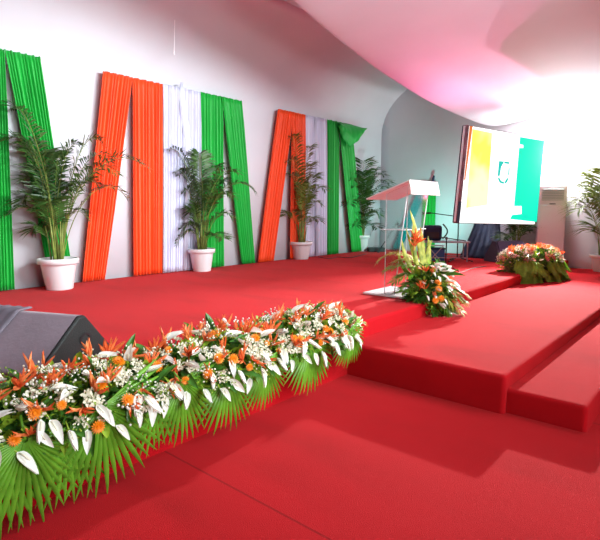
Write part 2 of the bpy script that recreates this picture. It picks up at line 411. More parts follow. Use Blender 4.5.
def palm(foot, pot_r, pot_h, tips, label, mats=('frond', 'stem'), seed=1, ll=.26, cane=7):
    ll *= 1.3
    rng = random.Random(seed); foot = Vector(foot)
    t = thing('potted_palm', foot, label, 'potted plant', group='white potted palms along the stage')
    m = MB(); k = pot_r
    m.lathe([(k * .62, 0), (k * .66, .01), (k * .86, pot_h * .80), (k * .88, pot_h * .82), (k, pot_h * .83), (k * 1.02, pot_h * .98), (k * 1.0, pot_h), (k * .92, pot_h), (k * .90, pot_h * .9), (.01, pot_h * .88)], n=40)
    m.build('pot', M['pot'], t, smooth=False)
    me = t.children[0].data
    for p in me.polygons: p.use_smooth = abs(p.normal.z) < .5
    m = MB(); m.lathe([(k * .89, pot_h * .885), (k * .5, pot_h * .93), (.01, pot_h * .94)], n=24); m.build('soil', M['soil'], t)
    for i in range(cane):
        a = 2 * PI * i / cane + rng.random(); r = k * .35 * rng.uniform(.3, 1)
        b = Vector((r * math.cos(a), r * math.sin(a), pot_h * .9)); h = rng.uniform(.3, .55)
        m = MB(); m.tube([b, b + Vector((math.cos(a) * .02, math.sin(a) * .02, h * .5)), b + Vector((math.cos(a) * .05, math.sin(a) * .05, h))], .012, 6, r1=.007)
        m.build('stem', M['stem'], t, smooth=True)
    D = depth(foot); dv_ = foot + Vector((0, 0, pot_h)) - CAM; px0 = (300 + F * dv_.dot(RT) / dv_.dot(FW), 270 - F * dv_.dot(UP) / dv_.dot(FW))
    for i, (px, py, lift) in enumerate(tips):
        dd = D + rng.uniform(-.35, .22)
        bx_, by_ = px0; tp = ond(bx_ + (px - bx_) * 1.07, by_ + (py - by_) * 1.05, dd); tp.y = min(tp.y, YW - .14)
        if tp.z < S + .1: tp.z = S + .1
        a = rng.random() * 2 * PI; b = Vector((.05 * math.cos(a), .05 * math.sin(a), pot_h * .9))
        m = MB(); add_frond(m, b, tp - foot, lift, .007, ll * rng.uniform(.85, 1.1), seed * 100 + i)
        m.build('frond', [M[mats[0]], M[mats[1]]], t, smooth=False)
    return t
palm(onz(60, 289, S), .225, .37, [(4, 118, 0), (-8, 150, .1), (14, 150, .05), (10, 186, .15), (12, 216, .12), (30, 232, .12), (76, 150, 0), (96, 146, .05), (104, 164, .1), (140, 171, .12), (122, 200, .2), (84, 219, .15), (60, 160, 0), (96, 190, .2), (42, 175, 0), (24, 205, .2), (50, 205, .05), (70, 190, .05), (30, 160, .0), (112, 178, .15)],
     'large potted palm in white pot before the first green drapes, leftmost palm', seed=3, ll=.26, cane=9)
palm(onz(202, 271, S), .205, .345, [(160, 156, 0), (162, 180, .1), (164, 196, .15), (152, 243, .3), (172, 214, .12), (184, 229, .1), (184, 163, 0), (200, 158, 0), (236, 177, .1), (230, 199, .15), (230, 219, .12), (251, 194, .2), (222, 239, .05), (216, 170, 0), (190, 186, 0), (176, 176, .05), (208, 200, 0), (224, 186, .1), (194, 210, 0)],
     'potted palm in white pot between orange drape and green drapes, second from left', seed=5, ll=.25)
palm(onz(301, 259, S), .215, .33, [(278, 144, .1), (272, 166, .1), (284, 216, .1), (291, 178, 0), (311, 168, 0), (323, 192, .1), (320, 207, .15), (318, 222, .1), (297, 200, 0), (303, 152, 0), (288, 188, .1), (309, 190, 0), (314, 180, .1)],
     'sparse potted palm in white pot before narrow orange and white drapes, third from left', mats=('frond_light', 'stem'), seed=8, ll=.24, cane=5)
palm(onz(361, 251, S), .195, .36, [(322, 184, .1), (329, 206, .2), (345, 226, .12), (338, 190, .1), (352, 177, 0), (371, 173, 0), (388, 186, .1), (391, 194, .2), (378, 216, .15), (376, 229, .1), (347, 197, 0), (364, 184, 0), (334, 178, .05), (356, 165, 0), (382, 178, .05), (368, 205, 0), (354, 215, 0)],
     'dense potted palm in white pot in the far left corner, left of lectern', seed=12, ll=.30)
palm(Vector((10.08, 1.74, MS)), .21, .3, [(577, 206, .1), (579, 213, .15), (585, 192, .05), (600, 182, 0), (615, 185, 0), (622, 215, .1), (592, 230, .1), (632, 200, .1), (608, 176, 0), (590, 200, 0), (600, 205, 0)],
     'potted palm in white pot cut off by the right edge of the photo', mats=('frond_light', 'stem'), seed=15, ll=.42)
palm(Vector((10.05, 3.22, S)), .14, .22, [(503, 239, .1), (510, 229, .1), (541, 232, .1), (535, 226, .05), (520, 222, .0), (528, 232, 0), (547, 203, .1), (562, 212, .15), (515, 216, 0), (551, 196, .05)],
     'palm partly hidden behind the bright screen and the dark floor monitor', mats=('frond', 'stem'), seed=19, ll=.25, cane=4)

# ------------------------------------------------------------------ flower heads (shared meshes)
def petal_grid(mb, L_, W, prof, curl=.3, cup=.25, nu=6, nv=9, mi=0, mtx=None):
    rows = []
    for i in range(nv + 1):
        t = i / nv; w = W * prof(t); row = []
        for j in range(nu + 1):
            u = 2 * j / nu - 1
            p = Vector((t * L_, u * w / 2, curl * L_ * t * t + cup * w * (u * u)))
            row.append(mtx @ p if mtx else p)
        rows.append(row)
    n = nu + 1; vs = [p for r_ in rows for p in r_]
    mb.add(vs, [(i * n + j, i * n + j + 1, (i + 1) * n + j + 1, (i + 1) * n + j) for i in range(nv) for j in range(nu)], mi)
def rotm(ax, a): return Matrix.Rotation(a, 4, ax)
tear = lambda t: max(.02, math.sin(PI * t ** .62) ** .8 * (1 if t < .95 else .6))
slim = lambda t: max(.02, math.sin(PI * (.08 + .92 * t)) ** .7)
def white_mesh(k):
    m = MB()
    petal_grid(m, .125, .046, tear, [.25, .05, -.15][k], [.35, .5, .2][k], mtx=Matrix.Identity(4))
    petal_grid(m, .12, .042, tear, [.18, .02, -.2][k], [.3, .45, .2][k], mtx=Matrix.Translation((0, 0, -.006)))
    m.tube([(.01, 0, .006), (.03, 0, .014), (.06, 0, .018)], .004, 6, 1); m.tube([(0, 0, 0), (-.05, 0, -.01)], .0035, 6, 2)
    return raw('white_flower', m, [M['white_fl'], M['cream_fl'], M['leaf_light']])
def gerbera_mesh():
    m = MB()
    for ring, (n, L_, tilt) in enumerate(((16, .042, .25), (14, .034, .55), (10, .024, .9))):
        for i in range(n):
            petal_grid(m, L_, .013, slim, -.15, .2, 2, 4, 0, rotm('Z', 2 * PI * (i + .5 * ring) / n) @ rotm('Y', -tilt) @ Matrix.Translation((.004, 0, .003 * ring)))
    m.ball((0, 0, .006), .011, 1, 10, 5)
    m.tube([(0, 0, 0), (0, 0, -.06)], .003, 5, 2)
    return raw('orange_gerbera', m, [M['orange_fl'], M['orange_fl'], M['leaf']])
def bird_mesh(k):
    m = MB(); rg = random.Random(k)
    for i in range(3 + k):
        a = -.75 + 1.5 * i / (2 + k) + rg.uniform(-.15, .15); L_ = rg.uniform(.10, .16)
        petal_grid(m, L_, .018, slim, .15, .9, 4, 6, 0, rotm('Z', a) @ rotm('Y', rg.uniform(-.5, .2)))
        petal_grid(m, L_ * .97, .018, slim, .17, -.9, 4, 6, 0, rotm('Z', a) @ rotm('Y', rg.uniform(-.4, .1)))
    m.tube([(-.06, 0, 0), (0, 0, 0), (.03, 0, .005)], .007, 6, 0, r1=.003)
    return raw('heliconia', m, [M['red_fl']])
def leaf_mesh(k):
    m = MB(); petal_grid(m, [.13, .17, .10][k], [.06, .045, .055][k], slim, [-.2, -.3, .1][k], .25, 4, 8)
    m.tube([(-.05, 0, 0), (0, 0, 0), (.06, 0, -.002)], .0025, 5, 0)
    return raw('leaf', m, [M[['leaf', 'leaf', 'leaf_light'][k]]])
def filler_mesh(k):
    m = MB(); rg = random.Random(40 + k)
    for i in range(16):
        d = Vector((rg.uniform(-1, 1), rg.uniform(-1, 1), rg.uniform(.5, 1.6))).normalized() * rg.uniform(.04, .085)
        m.tube([(0, 0, 0), d * .6 + Vector((0, 0, .005)), d], .0011, 4, 1); m.ball(d, rg.uniform(.004, .0065), 0, 6, 4)
    return raw('filler_sprig', m, [M[['cream_fl', 'white_fl', 'leaf_light'][k]], M['leaf']])
def fan_mesh(seed, n=26, L_=.43, span=3.0):
    """fan palm leaf in local XZ plane, hub at origin, pointing to -Z; folds out of the plane along Y"""
    m = MB(); rg = random.Random(seed)
    for i in range(n):
        a = -span / 2 + span * i / (n - 1) + rg.uniform(-.012, .012)
        l = L_ * (.80 + .2 * math.cos(a * .75)) * rg.uniform(.93, 1.04); hw = span / (n - 1) / 2
        pts = []
        for t in (0.04, .2, .38, .5, .7, .88, 1.0):
            r = l * t
            w = r * math.tan(hw) * 1.02 if t <= .55 else l * .55 * math.tan(hw) * max(.05, (1 - ((t - .55) / .45) ** 1.7)) * 1.02
            droop = .16 * l * t ** 2.4 + rg.uniform(-.002, .004)
            pts.append((r, w, droop))
        vs = []
        for (r, w, dr) in pts:
            dx, dz = math.sin(a), -math.cos(a); sx, sz = math.cos(a), math.sin(a)
            yy = -.03 + dr - .06 * abs(math.sin(a)) * 0
            for s in (-1, 0, 1):
                vs.append((dx * r + sx * w * s, yy * 1 - (.8 * w if s == 0 else -.8 * w), dz * r + sz * w * s - .05 * r * 0))
        k = len(pts)
        m.add(vs, [(i_ * 3 + j, i_ * 3 + j + 1, (i_ + 1) * 3 + j + 1, (i_ + 1) * 3 + j) for i_ in range(k - 1) for j in range(2)])
    m.tube([(0, -.03, 0), (0, .0, .1)], .007, 6)
    return raw('fan_leaf', m, [M['fan']])
WH = [white_mesh(k) for k in range(3)]; GB = gerbera_mesh(); BI = [bird_mesh(k) for k in range(3)]
CB = raw('cream_blossom', (lambda mb, rq: ([petal_grid(mb, .022, .014, slim, .1, .3, 2, 4, 0, Matrix.Translation((rq.uniform(-.035, .035), rq.uniform(-.035, .035), rq.uniform(-.01, .02))) @ rotm('Z', i * 1.3) @ rotm('Y', -rq.uniform(.2, 1.1))) for i in range(44)], mb)[1])(MB(), random.Random(77)), [M['cream_fl']])
LF = [leaf_mesh(k) for k in range(3)]; FI = [filler_mesh(k) for k in range(3)]; FAN = [fan_mesh(k) for k in (1, 2, 3)]
def orient(p, d, up=Vector((0, 0, 1)), roll=0, s=1):
    """local +X along d, local +Z roughly towards up"""
    x = Vector(d).normalized(); y = Vector(up).cross(x)
    if y.length < 1e-3: y = Vector((0, 1, 0))
    y.normalize(); z = x.cross(y)
    mt = Matrix((x, y, z)).transposed().to_4x4()
    return Matrix.Translation(p) @ mt @ rotm('X', roll) @ Matrix.Scale(s, 4)

# ------------------------------------------------------------------ long flower garland on the stage edge
X0, X1 = .35, 3.36
gar = thing('flower_garland', (X0, YE + .1, S), 'long garland of white and orange flowers with fan palm leaves along the stage edge', 'flower arrangement')
GL = Vector(gar.location)
def gsurf(x, th):
    """point and normal on the garland body; th from 0 (front, hanging below the edge) to pi (rear)"""
    cy, cz = YE + .09, S - .03
    ry, rz = .24, .175
    e = 1 - max(0, (x - (X1 - .25)) / .25) ** 2 * .75
    e *= 1.0 - .06 * max(0, (x - 1.2) / 2.2)
    e *= 1 + .10 * math.sin(x * 7.3) + .06 * math.sin(x * 15.1 + 1)
    a = th - .55 if th < .9 else th - .55 + .25 * 0
    p = Vector((x, cy - ry * e * math.cos(a), cz + rz * e * math.sin(a)))
    n = Vector((0, -math.cos(a), math.sin(a)))
    return p, n
# leafy base as one uncountable mass
m = MB(); rg = random.Random(5)
def mini_leaf(mb, p, d, L_, w, mi):
    d = d.normalized(); s = d.cross(Vector((rg.uniform(-1, 1), rg.uniform(-1, 1), rg.uniform(-1, 1)))).normalized() * w
    q = p + d * L_ * .5 + Vector((0, 0, -.004)); mb.add([p, q - s, p + d * L_ - Vector((0, 0, L_ * .25)), q + s], [(0, 1, 2, 3)], mi)
for i in range(5200):
    x = X0 + (X1 - X0) * rg.random(); th = rg.uniform(.25, 3.3); p, n = gsurf(x, th)
    p = p - n * rg.uniform(.03, .10)
    if p.z < S + .01 and p.y > YE - .01: p.z = S + .02
    d = n + Vector((rg.uniform(-1, 1), rg.uniform(-.8, .8), rg.uniform(-.5, .8)))
    mini_leaf(m, p - GL, d, rg.uniform(.05, .11), rg.uniform(.008, .022), 0 if rg.random() < .5 else 1)
o = m.build('foliage', [M['leaf'], M['leaf_light']], gar); o['kind'] = 'stuff'
# soft inner bed that holds the stems
m = MB(); rows = []
for i in range(40):
    x = X0 + (X1 - .03 - X0) * i / 39; rows.append([])
    for j in range(10):
        p, n = gsurf(x, .62 + (PI + .4 - .62) * j / 9); p -= n * .085
        if p.y > YE - .01: p.z = max(p.z, S + .005)
        rows[-1].append(p - GL)
grid(m, rows); m.build('foam_bed', M['leaf'], gar, smooth=True)
def put(name_me, x, th, dscale=1, out=0, roll=None, dirv=None, s=1, parent=gar, up=None):
    p, n = gsurf(x, th); p = p + n * out
    d = dirv if dirv is not None else n
    return inst(name_me.name.split('.')[0], name_me, parent, orient(p - GL, d, up or Vector((0, -.7, 1)), roll if roll is not None else R.uniform(-.8, .8), s))
def rv(a=1): return Vector((R.uniform(-a, a), R.uniform(-a, a), R.uniform(-a, a)))
def strat(n, lo, hi):
    xs_ = [lo + (hi - lo) * (i + R.random()) / n for i in range(n)]; return xs_
for i, x in enumerate(strat(98, X0 + .02, X1 - .02)):
    th = [.62, 1.05, .8, 1.6, .55, 1.3, 2.1][i % 7] + R.uniform(-.15, .15)
    p, n = gsurf(x, th)
    if th < 1.1: d = Vector((R.uniform(-.5, .6), -.55, -1.0)) + rv(.3); up = Vector((0, -1, .25))
    else: d = Vector((R.uniform(-1, 1), -.5, .25)) + rv(.35); up = Vector((-.2, -.6, 1))
    put(WH[i % 3], x, th, out=.05, dirv=d, s=R.uniform(.75, 1.1) * (1 - .12 * x / X1), roll=R.uniform(-.5, .5), up=up)
for i, x in enumerate(strat(36, X0, X1 - .05)):
    th = [.7, 1.3, 1.0, 1.8][i % 4] + R.uniform(-.2, .2); p, n = gsurf(x, th)
    p = p + n * .05; nn = (n + rv(.35) + Vector((-.3, -.4, 0))).normalized()
    inst('orange_gerbera', GB, gar, Matrix.Translation(p - GL) @ nn.to_track_quat('Z', 'Y').to_matrix().to_4x4() @ Matrix.Scale(R.uniform(.5, .82), 4))
for i, x in enumerate(strat(74, X0, X1 - .04)):
    th = [1.0, 1.9, 1.5, 2.4, .8, 2.0][i % 6] + R.uniform(-.2, .2); p, n = gsurf(x, th)
    put(BI[i % 3], x, th, out=.025, dirv=n * .8 + rv(.9) + Vector((0, 0, .5 if th > 1.2 else -.1)), s=R.uniform(.6, .9) * (1 - .15 * x / X1))
for i, x in enumerate(strat(96, X0, X1)):
    th = R.uniform(.3, 3.2); p, n = gsurf(x, th)
    put(LF[R.randrange(3)], x, th, out=.0, dirv=n + rv(.9), s=R.uniform(.55, .9))
for i, x in enumerate(strat(90, X0, X1)):
    th = R.uniform(.5, 2.6); p, n = gsurf(x, th); p = p + n * .01; nn = (n + rv(.4)).normalized()
    inst('filler_sprig', FI[i % 3], gar, Matrix.Translation(p - GL) @ nn.to_track_quat('Z', 'Y').to_matrix().to_4x4() @ Matrix.Scale(R.uniform(.8, 1.25), 4))
for i, x in enumerate(strat(80, X0, X1 - .02)):
    th = R.uniform(.6, 2.6); p, n = gsurf(x, th); p = p + n * .03; nn = (n + rv(.5)).normalized()
    inst('cream_blossom', CB, gar, Matrix.Translation(p - GL) @ nn.to_track_quat('Z', 'Y').to_matrix().to_4x4() @ Matrix.Scale(R.uniform(.6, 1.1), 4))
fans = [(-8, 444, 1.0, .1), (22, 438, 1.05, .05), (62, 424, .95, -.25), (98, 406, 1.12, -.5), (150, 392, .82, -.15), (178, 380, .9, -.45), (224, 372, .9, -.1), (262, 362, .78, -.35), (306, 343, .93, -.1), (347, 330, .74, -.4)]
for i, (px, py, s, rot) in enumerate(fans):
    p = onY(px, py, YE - .115 - .02 * (i % 2)); p.z = min(max(p.z, S - .13), S + .03)
    inst('fan_leaf', FAN[i % 3], gar, Matrix.Translation(p - GL) @ rotm('X', -.20 + .06 * (i % 2)) @ rotm('Y', rot * .9) @ Matrix.Scale(s * .92, 4))
# feathery tip at the right end
for k in range(4):
    m = MB(); b = Vector((X1 - .1, YE + .05 + .04 * k, S + .08)); add_frond(m, b - GL, b + Vector((.13 + .02 * k, -.16 + .07 * k, -.06 + .02 * k)) - GL, 0, .003, .09, 300 + k, start=.15)
    m.build('fern_sprig', [M['fan'], M['fan']], gar)

# ------------------------------------------------------------------ flower arrangement on the lectern's foot
def arrangement(cx, cy, label, pts, sizes, loc):
    pass
A1 = onz(430, 296, S + .02); A1 = Vector((4.86, YE + .06, S))
ar = thing('flower_arrangement', A1, 'flower arrangement with tall striped leaves at the foot of the clear lectern', 'flower arrangement')
m = MB(); rg = random.Random(9)
def dome(th, ph, rx=.30, ry=.20, rz=.33):
    n = Vector((math.cos(th) * math.cos(ph), math.sin(th) * math.cos(ph), math.sin(ph)))
    return Vector((n.x * rx, n.y * ry, n.z * rz + .03)), n
for i in range(1500):
    p, n = dome(rg.uniform(0, 2 * PI), rg.uniform(-.3, 1.5)); p *= rg.uniform(.5, .95)
    if p.y < -.07: p.z -= .08
    elif p.z < .02: p.z = .03
    mini_leaf(m, p, n + Vector((rg.uniform(-1, 1), rg.uniform(-1, 1), rg.uniform(-.4, .8))), rg.uniform(.05, .12), rg.uniform(.008, .02), 0 if rg.random() < .75 else 1)
o = m.build('foliage', [M['leaf'], M['leaf_light']], ar); o['kind'] = 'stuff'
m = MB(); m.lathe([(.10, .0), (.14, .02), (.14, .10), (.10, .15), (.01, .18)], n=20); m.build('foam_block', M['leaf'], ar, smooth=True)
for i in range(50):
    th = R.uniform(-PI * .95, .1); ph = R.uniform(-.15, 1.25); p, n = dome(th, ph); p = p + n * .035; d = n * .6 + Vector((0, -.2, -.7)) + rv(.4)
    inst('white_flower', WH[i % 3], ar, orient(p, d, Vector((0, -1, .4)), R.uniform(-.5, .5), R.uniform(.5, .8)))
for i in range(7):
    p, n = dome(R.uniform(-PI * .9, 0), R.uniform(0, 1.0)); n = (n + rv(.3)).normalized()
    inst('orange_gerbera', GB, ar, Matrix.Translation(p) @ n.to_track_quat('Z', 'Y').to_matrix().to_4x4() @ Matrix.Scale(.9, 4))
for i in range(14):
    p, n = dome(R.uniform(-PI, .2), R.uniform(.1, 1.4)); inst('heliconia', BI[i % 3], ar, orient(p, n + rv(.7) + Vector((0, 0, .4)), roll=R.uniform(-1, 1), s=R.uniform(.45, .75)))
for i in range(26):
    p, n = dome(R.uniform(0, 2 * PI), R.uniform(.0, 1.3)); inst('leaf', LF[R.randrange(3)], ar, orient(p * .9, n + rv(.6), roll=R.uniform(-1, 1), s=R.uniform(.9, 1.4)))
# feathery palm leaves: to the left along the stage, and to the lower right over the edge
for i, (px, py, dd) in enumerate([(377, 263, .1), (384, 272, 0), (392, 283, -.1), (388, 268, .15), (402, 292, -.15), (466, 303, -.12), (462, 312, -.15), (452, 316, -.15), (440, 316, -.12), (468, 296, -.05), (396, 278, .05)]):
    tp = ond(px, py, depth(A1) + dd); tp.z = max(tp.z, MS + .03) if tp.y < YE else max(tp.z, S + .03)
    b = A1 + Vector((0, 0, .08)); m = MB(); add_frond(m, b - A1, tp - A1, .02 if i not in (0, 3) else .12, .004, .18, 500 + i, start=.25)
    m.build('palm_sprig', [M['fan' if i % 3 else 'varieg'], M['stem']], ar)
# tall striped blade leaves
def blade(mb, a, b, c, w):
    a, b, c = Vector(a), Vector(b), Vector(c); rows = []
    for i in range(13):
        t = i / 12; p = a * (1 - t) ** 2 + b * 2 * t * (1 - t) + c * t * t
        tg = (b - a) * (1 - t) + (c - b) * t; s = tg.cross(FW).normalized() * w * max(.04, math.sin(PI * (.12 + .88 * t)) ** .6)
        rows.append([p - s, p + FW * w * .4, p + s])
    n = 3; mb.add([q for r_ in rows for q in r_], [(i * n + j, i * n + j + 1, (i + 1) * n + j + 1, (i + 1) * n + j) for i in range(12) for j in range(2)])
for i, (bx, by, cx_, cy_, tx, ty) in enumerate([(420, 280, 404, 262, 402, 240), (422, 280, 410, 245, 414, 222), (424, 282, 420, 240, 410, 210), (424, 282, 424, 246, 420, 226), (422, 284, 416, 262, 406, 228), (426, 280, 424, 256, 432, 240), (422, 284, 400, 272, 398, 250), (427, 280, 431, 262, 428, 236)]):
    D = depth(A1) + .02 * (i - 4); m = MB(); blade(m, ond(bx, by, D) - A1, ond(cx_, cy_, D) - A1, ond(tx, ty, D) - A1, .022)
    solid(m.build('striped_leaf', M['varieg'], ar, smooth=True), .002)
for i, (px, py, dx, dz) in enumerate([(414, 246, 0, 1), (415, 240, -.3, 1), (417, 243, .35, 1), (415, 236, 0, 1)]):
    D = depth(A1) - .08; p = ond(px, py, D) - A1; inst('heliconia', BI[i % 3], ar, orient(p, RT * dx + Vector((0, 0, dz)), -FW, R.uniform(-.2, .2), .72))

# ------------------------------------------------------------------ low arrangement at the far end of the stage edge
A2 = Vector((8.18, 2.37, MS)); L2x, L2y, L2z = .50, .24, .30
ar2 = thing('flower_arrangement', A2, 'wide low arrangement of salmon and cream flowers at far end of the stage edge', 'flower arrangement')
u2 = Vector((.90, -.43, 0)).normalized(); v2 = Vector((.43, .90, 0)).normalized()
def dome2(th, ph):
    a, b, c = math.cos(th) * math.cos(ph), math.sin(th) * math.cos(ph), math.sin(ph)
    f = lambda q: math.copysign(abs(q) ** .7, q)
    return u2 * (f(a) * .54) + v2 * (f(b) * .24) + Vector((0, 0, f(c) * .26 + .22)), (u2 * a + v2 * b + Vector((0, 0, c))).normalized()
m = MB()
for i in range(1500):
    p, n = dome2(rg.uniform(0, 2 * PI), rg.uniform(-.2, 1.5)); p = p * rg.uniform(.75, 1)
    mini_leaf(m, p, n + Vector((rg.uniform(-1, 1), rg.uniform(-1, 1), rg.uniform(-.4, .8))), rg.uniform(.05, .1), rg.uniform(.008, .018), 0 if rg.random() < .6 else 1)
o = m.build('foliage', [M['leaf'], M['leaf_light']], ar2); o['kind'] = 'stuff'
m = MB(); rows = []
for j in range(25):
    rows.append([dome2(2 * PI * j / 24, ph * .1)[0] * .85 if ph > 0 else Vector((dome2(2 * PI * j / 24, 0)[0].x * .8, dome2(2 * PI * j / 24, 0)[0].y * .8, .005)) for ph in range(0, 15)])
grid(m, rows); m.build('foam_bed', M['leaf'], ar2, smooth=True)
pk = [raw('salmon_flower', (lambda mb: ([petal_grid(mb, .05, .028, slim, .1, .3, 3, 5, 0, rotm('Z', 2 * PI * i / 6) @ rotm('Y', -.5)) for i in range(6)], mb)[1])(MB()), [M['pink_fl']])]
for i in range(85):
    p, n = dome2(R.uniform(0, 2 * PI), R.uniform(.25, 1.45)); n = (n + rv(.3)).normalized()
    inst('salmon_flower', pk[0], ar2, Matrix.Translation(p) @ n.to_track_quat('Z', 'Y').to_matrix().to_4x4() @ Matrix.Scale(R.uniform(.8, 1.2), 4))
for i in range(40):
    p, n = dome2(R.uniform(0, 2 * PI), R.uniform(.1, 1.4)); inst('white_flower', WH[i % 3], ar2, orient(p, n + rv(.7), roll=R.uniform(-1, 1), s=R.uniform(.4, .6)))
for i in range(34):
    p, n = dome2(R.uniform(0, 2 * PI), R.uniform(.5, 1.5)); inst('heliconia', BI[i % 3], ar2, orient(p, n + rv(.5) + Vector((0, 0, .4)), roll=R.uniform(-1, 1), s=R.uniform(.5, .8)))
for i in range(60):
    p, n = dome2(R.uniform(0, 2 * PI), R.uniform(.2, 1.4)); nn = (n + rv(.3)).normalized()
    inst('filler_sprig', FI[i % 3], ar2, Matrix.Translation(p) @ nn.to_track_quat('Z', 'Y').to_matrix().to_4x4())
FG = [raw('grass_tuft', (lambda mb, s_: ([add_frond(mb, Vector((0, 0, .0)), Vector((rgx.uniform(-.06, .06), -.10 - .03 * k, -.12 - .02 * k)), 0, .002, .09, s_ * 10 + k, start=.1) for k in range(4)], mb)[1])(MB(), s), [M['fern'], M['fern']]) for s, rgx in ((1, random.Random(1)), (2, random.Random(2)))]
for i in range(95):
    th = -PI * .5 + R.uniform(-.9, 1.7); p, n = dome2(th, R.uniform(-.45, .35)); p.z -= .04; a = math.atan2(n.y, n.x)
    inst('fern_tuft', FG[i % 2], ar2, Matrix.Translation(p) @ rotm('Z', a + PI / 2) @ Matrix.Scale(R.uniform(.5, .8), 4))

# ------------------------------------------------------------------ lectern
lx0, lx1, ly0, ly1 = 4.66, 5.30, 2.56, 3.08
lec = thing('lectern', (4.98, 2.82, S), 'clear acrylic lectern with sloping top standing on the stage', 'lectern')
O = Vector(lec.location)
def lo(x, y, z): return Vector((x, y, z)) - O
m = MB(); m.box(lo(4.98, 2.84, S + .0125), (.60, .56, .02)); bev(m.build('base_plate', M['white_board'], lec), .005)
zF, zR = 1.635, 1.452
def slab(name, pts, th, mt, par=lec):
    m = MB(); a, b, c, d = [Vector(p) - O for p in pts]; n = (b - a).cross(d - a).normalized() * th
    m.add([a, b, c, d, a + n, b + n, c + n, d + n], [(0, 3, 2, 1), (4, 5, 6, 7), (0, 1, 5, 4), (1, 2, 6, 5), (2, 3, 7, 6), (3, 0, 4, 7)]); return m.build(name, M[mt], par)
slab('reading_top', [(lx0, ly0, zF), (lx1, ly0, zF), (lx1, ly1, zR), (lx0, ly1, zR)], .012, 'acrylic_frost')
slab('front_lip', [(lx0, ly0, zF), (lx1, ly0, zF), (lx1 + .0, ly0 - .03, zF - .135), (lx0, ly0 - .03, zF - .135)], .012, 'acrylic_frost')
# side panels: glass sheet with bright edges
for x in (lx0 + .09, lx1 - .09):
    yb0, yb1, yt0, yt1 = 2.76, 2.88, 2.62, 2.88
    zt0 = zF - .01 - (zF - zR) * (yt0 - ly0) / (ly1 - ly0); zt1 = zF - .01 - (zF - zR) * (yt1 - ly0) / (ly1 - ly0)
    m = MB(); m.add([lo(x + dx, y, z) for dx in (-.004, .004) for (y, z) in ((yb0, S + .02), (yb1, S + .02), (yt1, zt1), (yt0, zt0))], [(0, 1, 2, 3), (4, 7, 6, 5), (0, 4, 5, 1), (1, 5, 6, 2), (2, 6, 7, 3), (3, 7, 4, 0)])
    sp = m.build('side_panel', M['acrylic'], lec)
    for (y0, y1, z1) in ((yb0, yt0, zt0), (yb1, yt1, zt1)):
        m = MB(); m.tube([lo(x, y0, S + .02), lo(x, y1, z1)], .0055, 8); m.build('edge_rod', M['acrylic_edge'], sp)
m = MB(); m.box(lo(4.98, 2.80, 1.13), (.48, .30, .008)); sh = m.build('shelf', M['acrylic'], lec)
m = MB()
for y in (2.65, 2.95): m.tube([lo(4.74, y, 1.13), lo(5.22, y, 1.13)], .0045, 6)
for x in (4.74, 5.22): m.tube([lo(x, 2.65, 1.13), lo(x, 2.95, 1.13)], .0045, 6)
m.build('shelf_edge', M['acrylic_edge'], sh)

# ------------------------------------------------------------------ floor monitor in the left foreground
mon = thing('floor_monitor', (1.40, 3.09, S), 'large mauve grey covered wedge monitor behind the garland, at left edge of photo', 'speaker', rz=0)
ux = Vector((.386, -.92, 0)).normalized(); un = Vector((-.92, -.386, 0)).normalized()   # along the ridge / towards the viewer
def mp(a, b, z): return ux * a + un * b + Vector((0, 0, z))
W0, W1 = -.76, .05
secs = [(-.27, .0), (-.26, .05), (-.05, .285), (.01, .29), (.36, .02), (.36, .0)]
m = MB()
n = len(secs); vs = [mp(W0, b, z) for b, z in secs] + [mp(W1, b, z) for b, z in secs]
m.add(vs, [(i, (i + 1) % n, (i + 1) % n + n, i + n) for i in range(n)]); m.add([mp(W0, b, z) for b, z in secs], [tuple(range(n))])
bev(m.build('cover', M['mon_cloth'], mon), .012)
m = MB(); vs = [mp(W1 + .002, b, z) for b, z in secs] + [mp(W1 + .02, b * .96, z * .96) for b, z in secs]
m.add(vs, [tuple(range(n)), tuple(range(2 * n - 1, n - 1, -1))] + [(i, (i + 1) % n, (i + 1) % n + n, i + n) for i in range(n)])
sd = bev(m.build('side_panel', M['mon_side'], mon), .006)
m = MB(); k = 16
ring = lambda r, a_: [mp(a_, -.03 + r * math.cos(2 * PI * i / k) * 1.3, .14 + r * math.sin(2 * PI * i / k)) for i in range(k)]
m.add(ring(.038, W1 + .025) + ring(.026, W1 + .025) + ring(.022, W1 + .010), [(i, (i + 1) % k, (i + 1) % k + k, i + k) for i in range(k)] + [(i + k, (i + 1) % k + k, (i + 1) % k + 2 * k, i + 2 * k) for i in range(k)] + [tuple(range(2 * k, 3 * k))])
m.build('handle_hole', M['black'], sd, smooth=False)
# flap lying over the ridge
rows = []
for i in range(13):
    a = -.68 + .29 * i / 12; row = []
    for j in range(13):
        t = j / 12; b0, z0 = -.05, .262
        if t < .15: b, z = -.08 + t / .15 * .08, .302
        else: s_ = (t - .15) / .85; b, z = .02 + .20 * s_, .304 - .148 * s_
        z += .004 * math.sin(i * .9) * t - .003; aa = a + (.035 * (t > .75) * (t - .75) * 4 * (-1 if i > 6 else 1)) * (abs(i - 6) / 6)
        row.append(mp(aa, b, z + .004 * math.cos(i * 1.7)))
    rows.append(row)
m = MB(); grid(m, rows); solid(m.build('flap', mat('grey_flap', (.15, .13, .165), .75, var=.1, scale=6), mon, smooth=True), .008, 0)

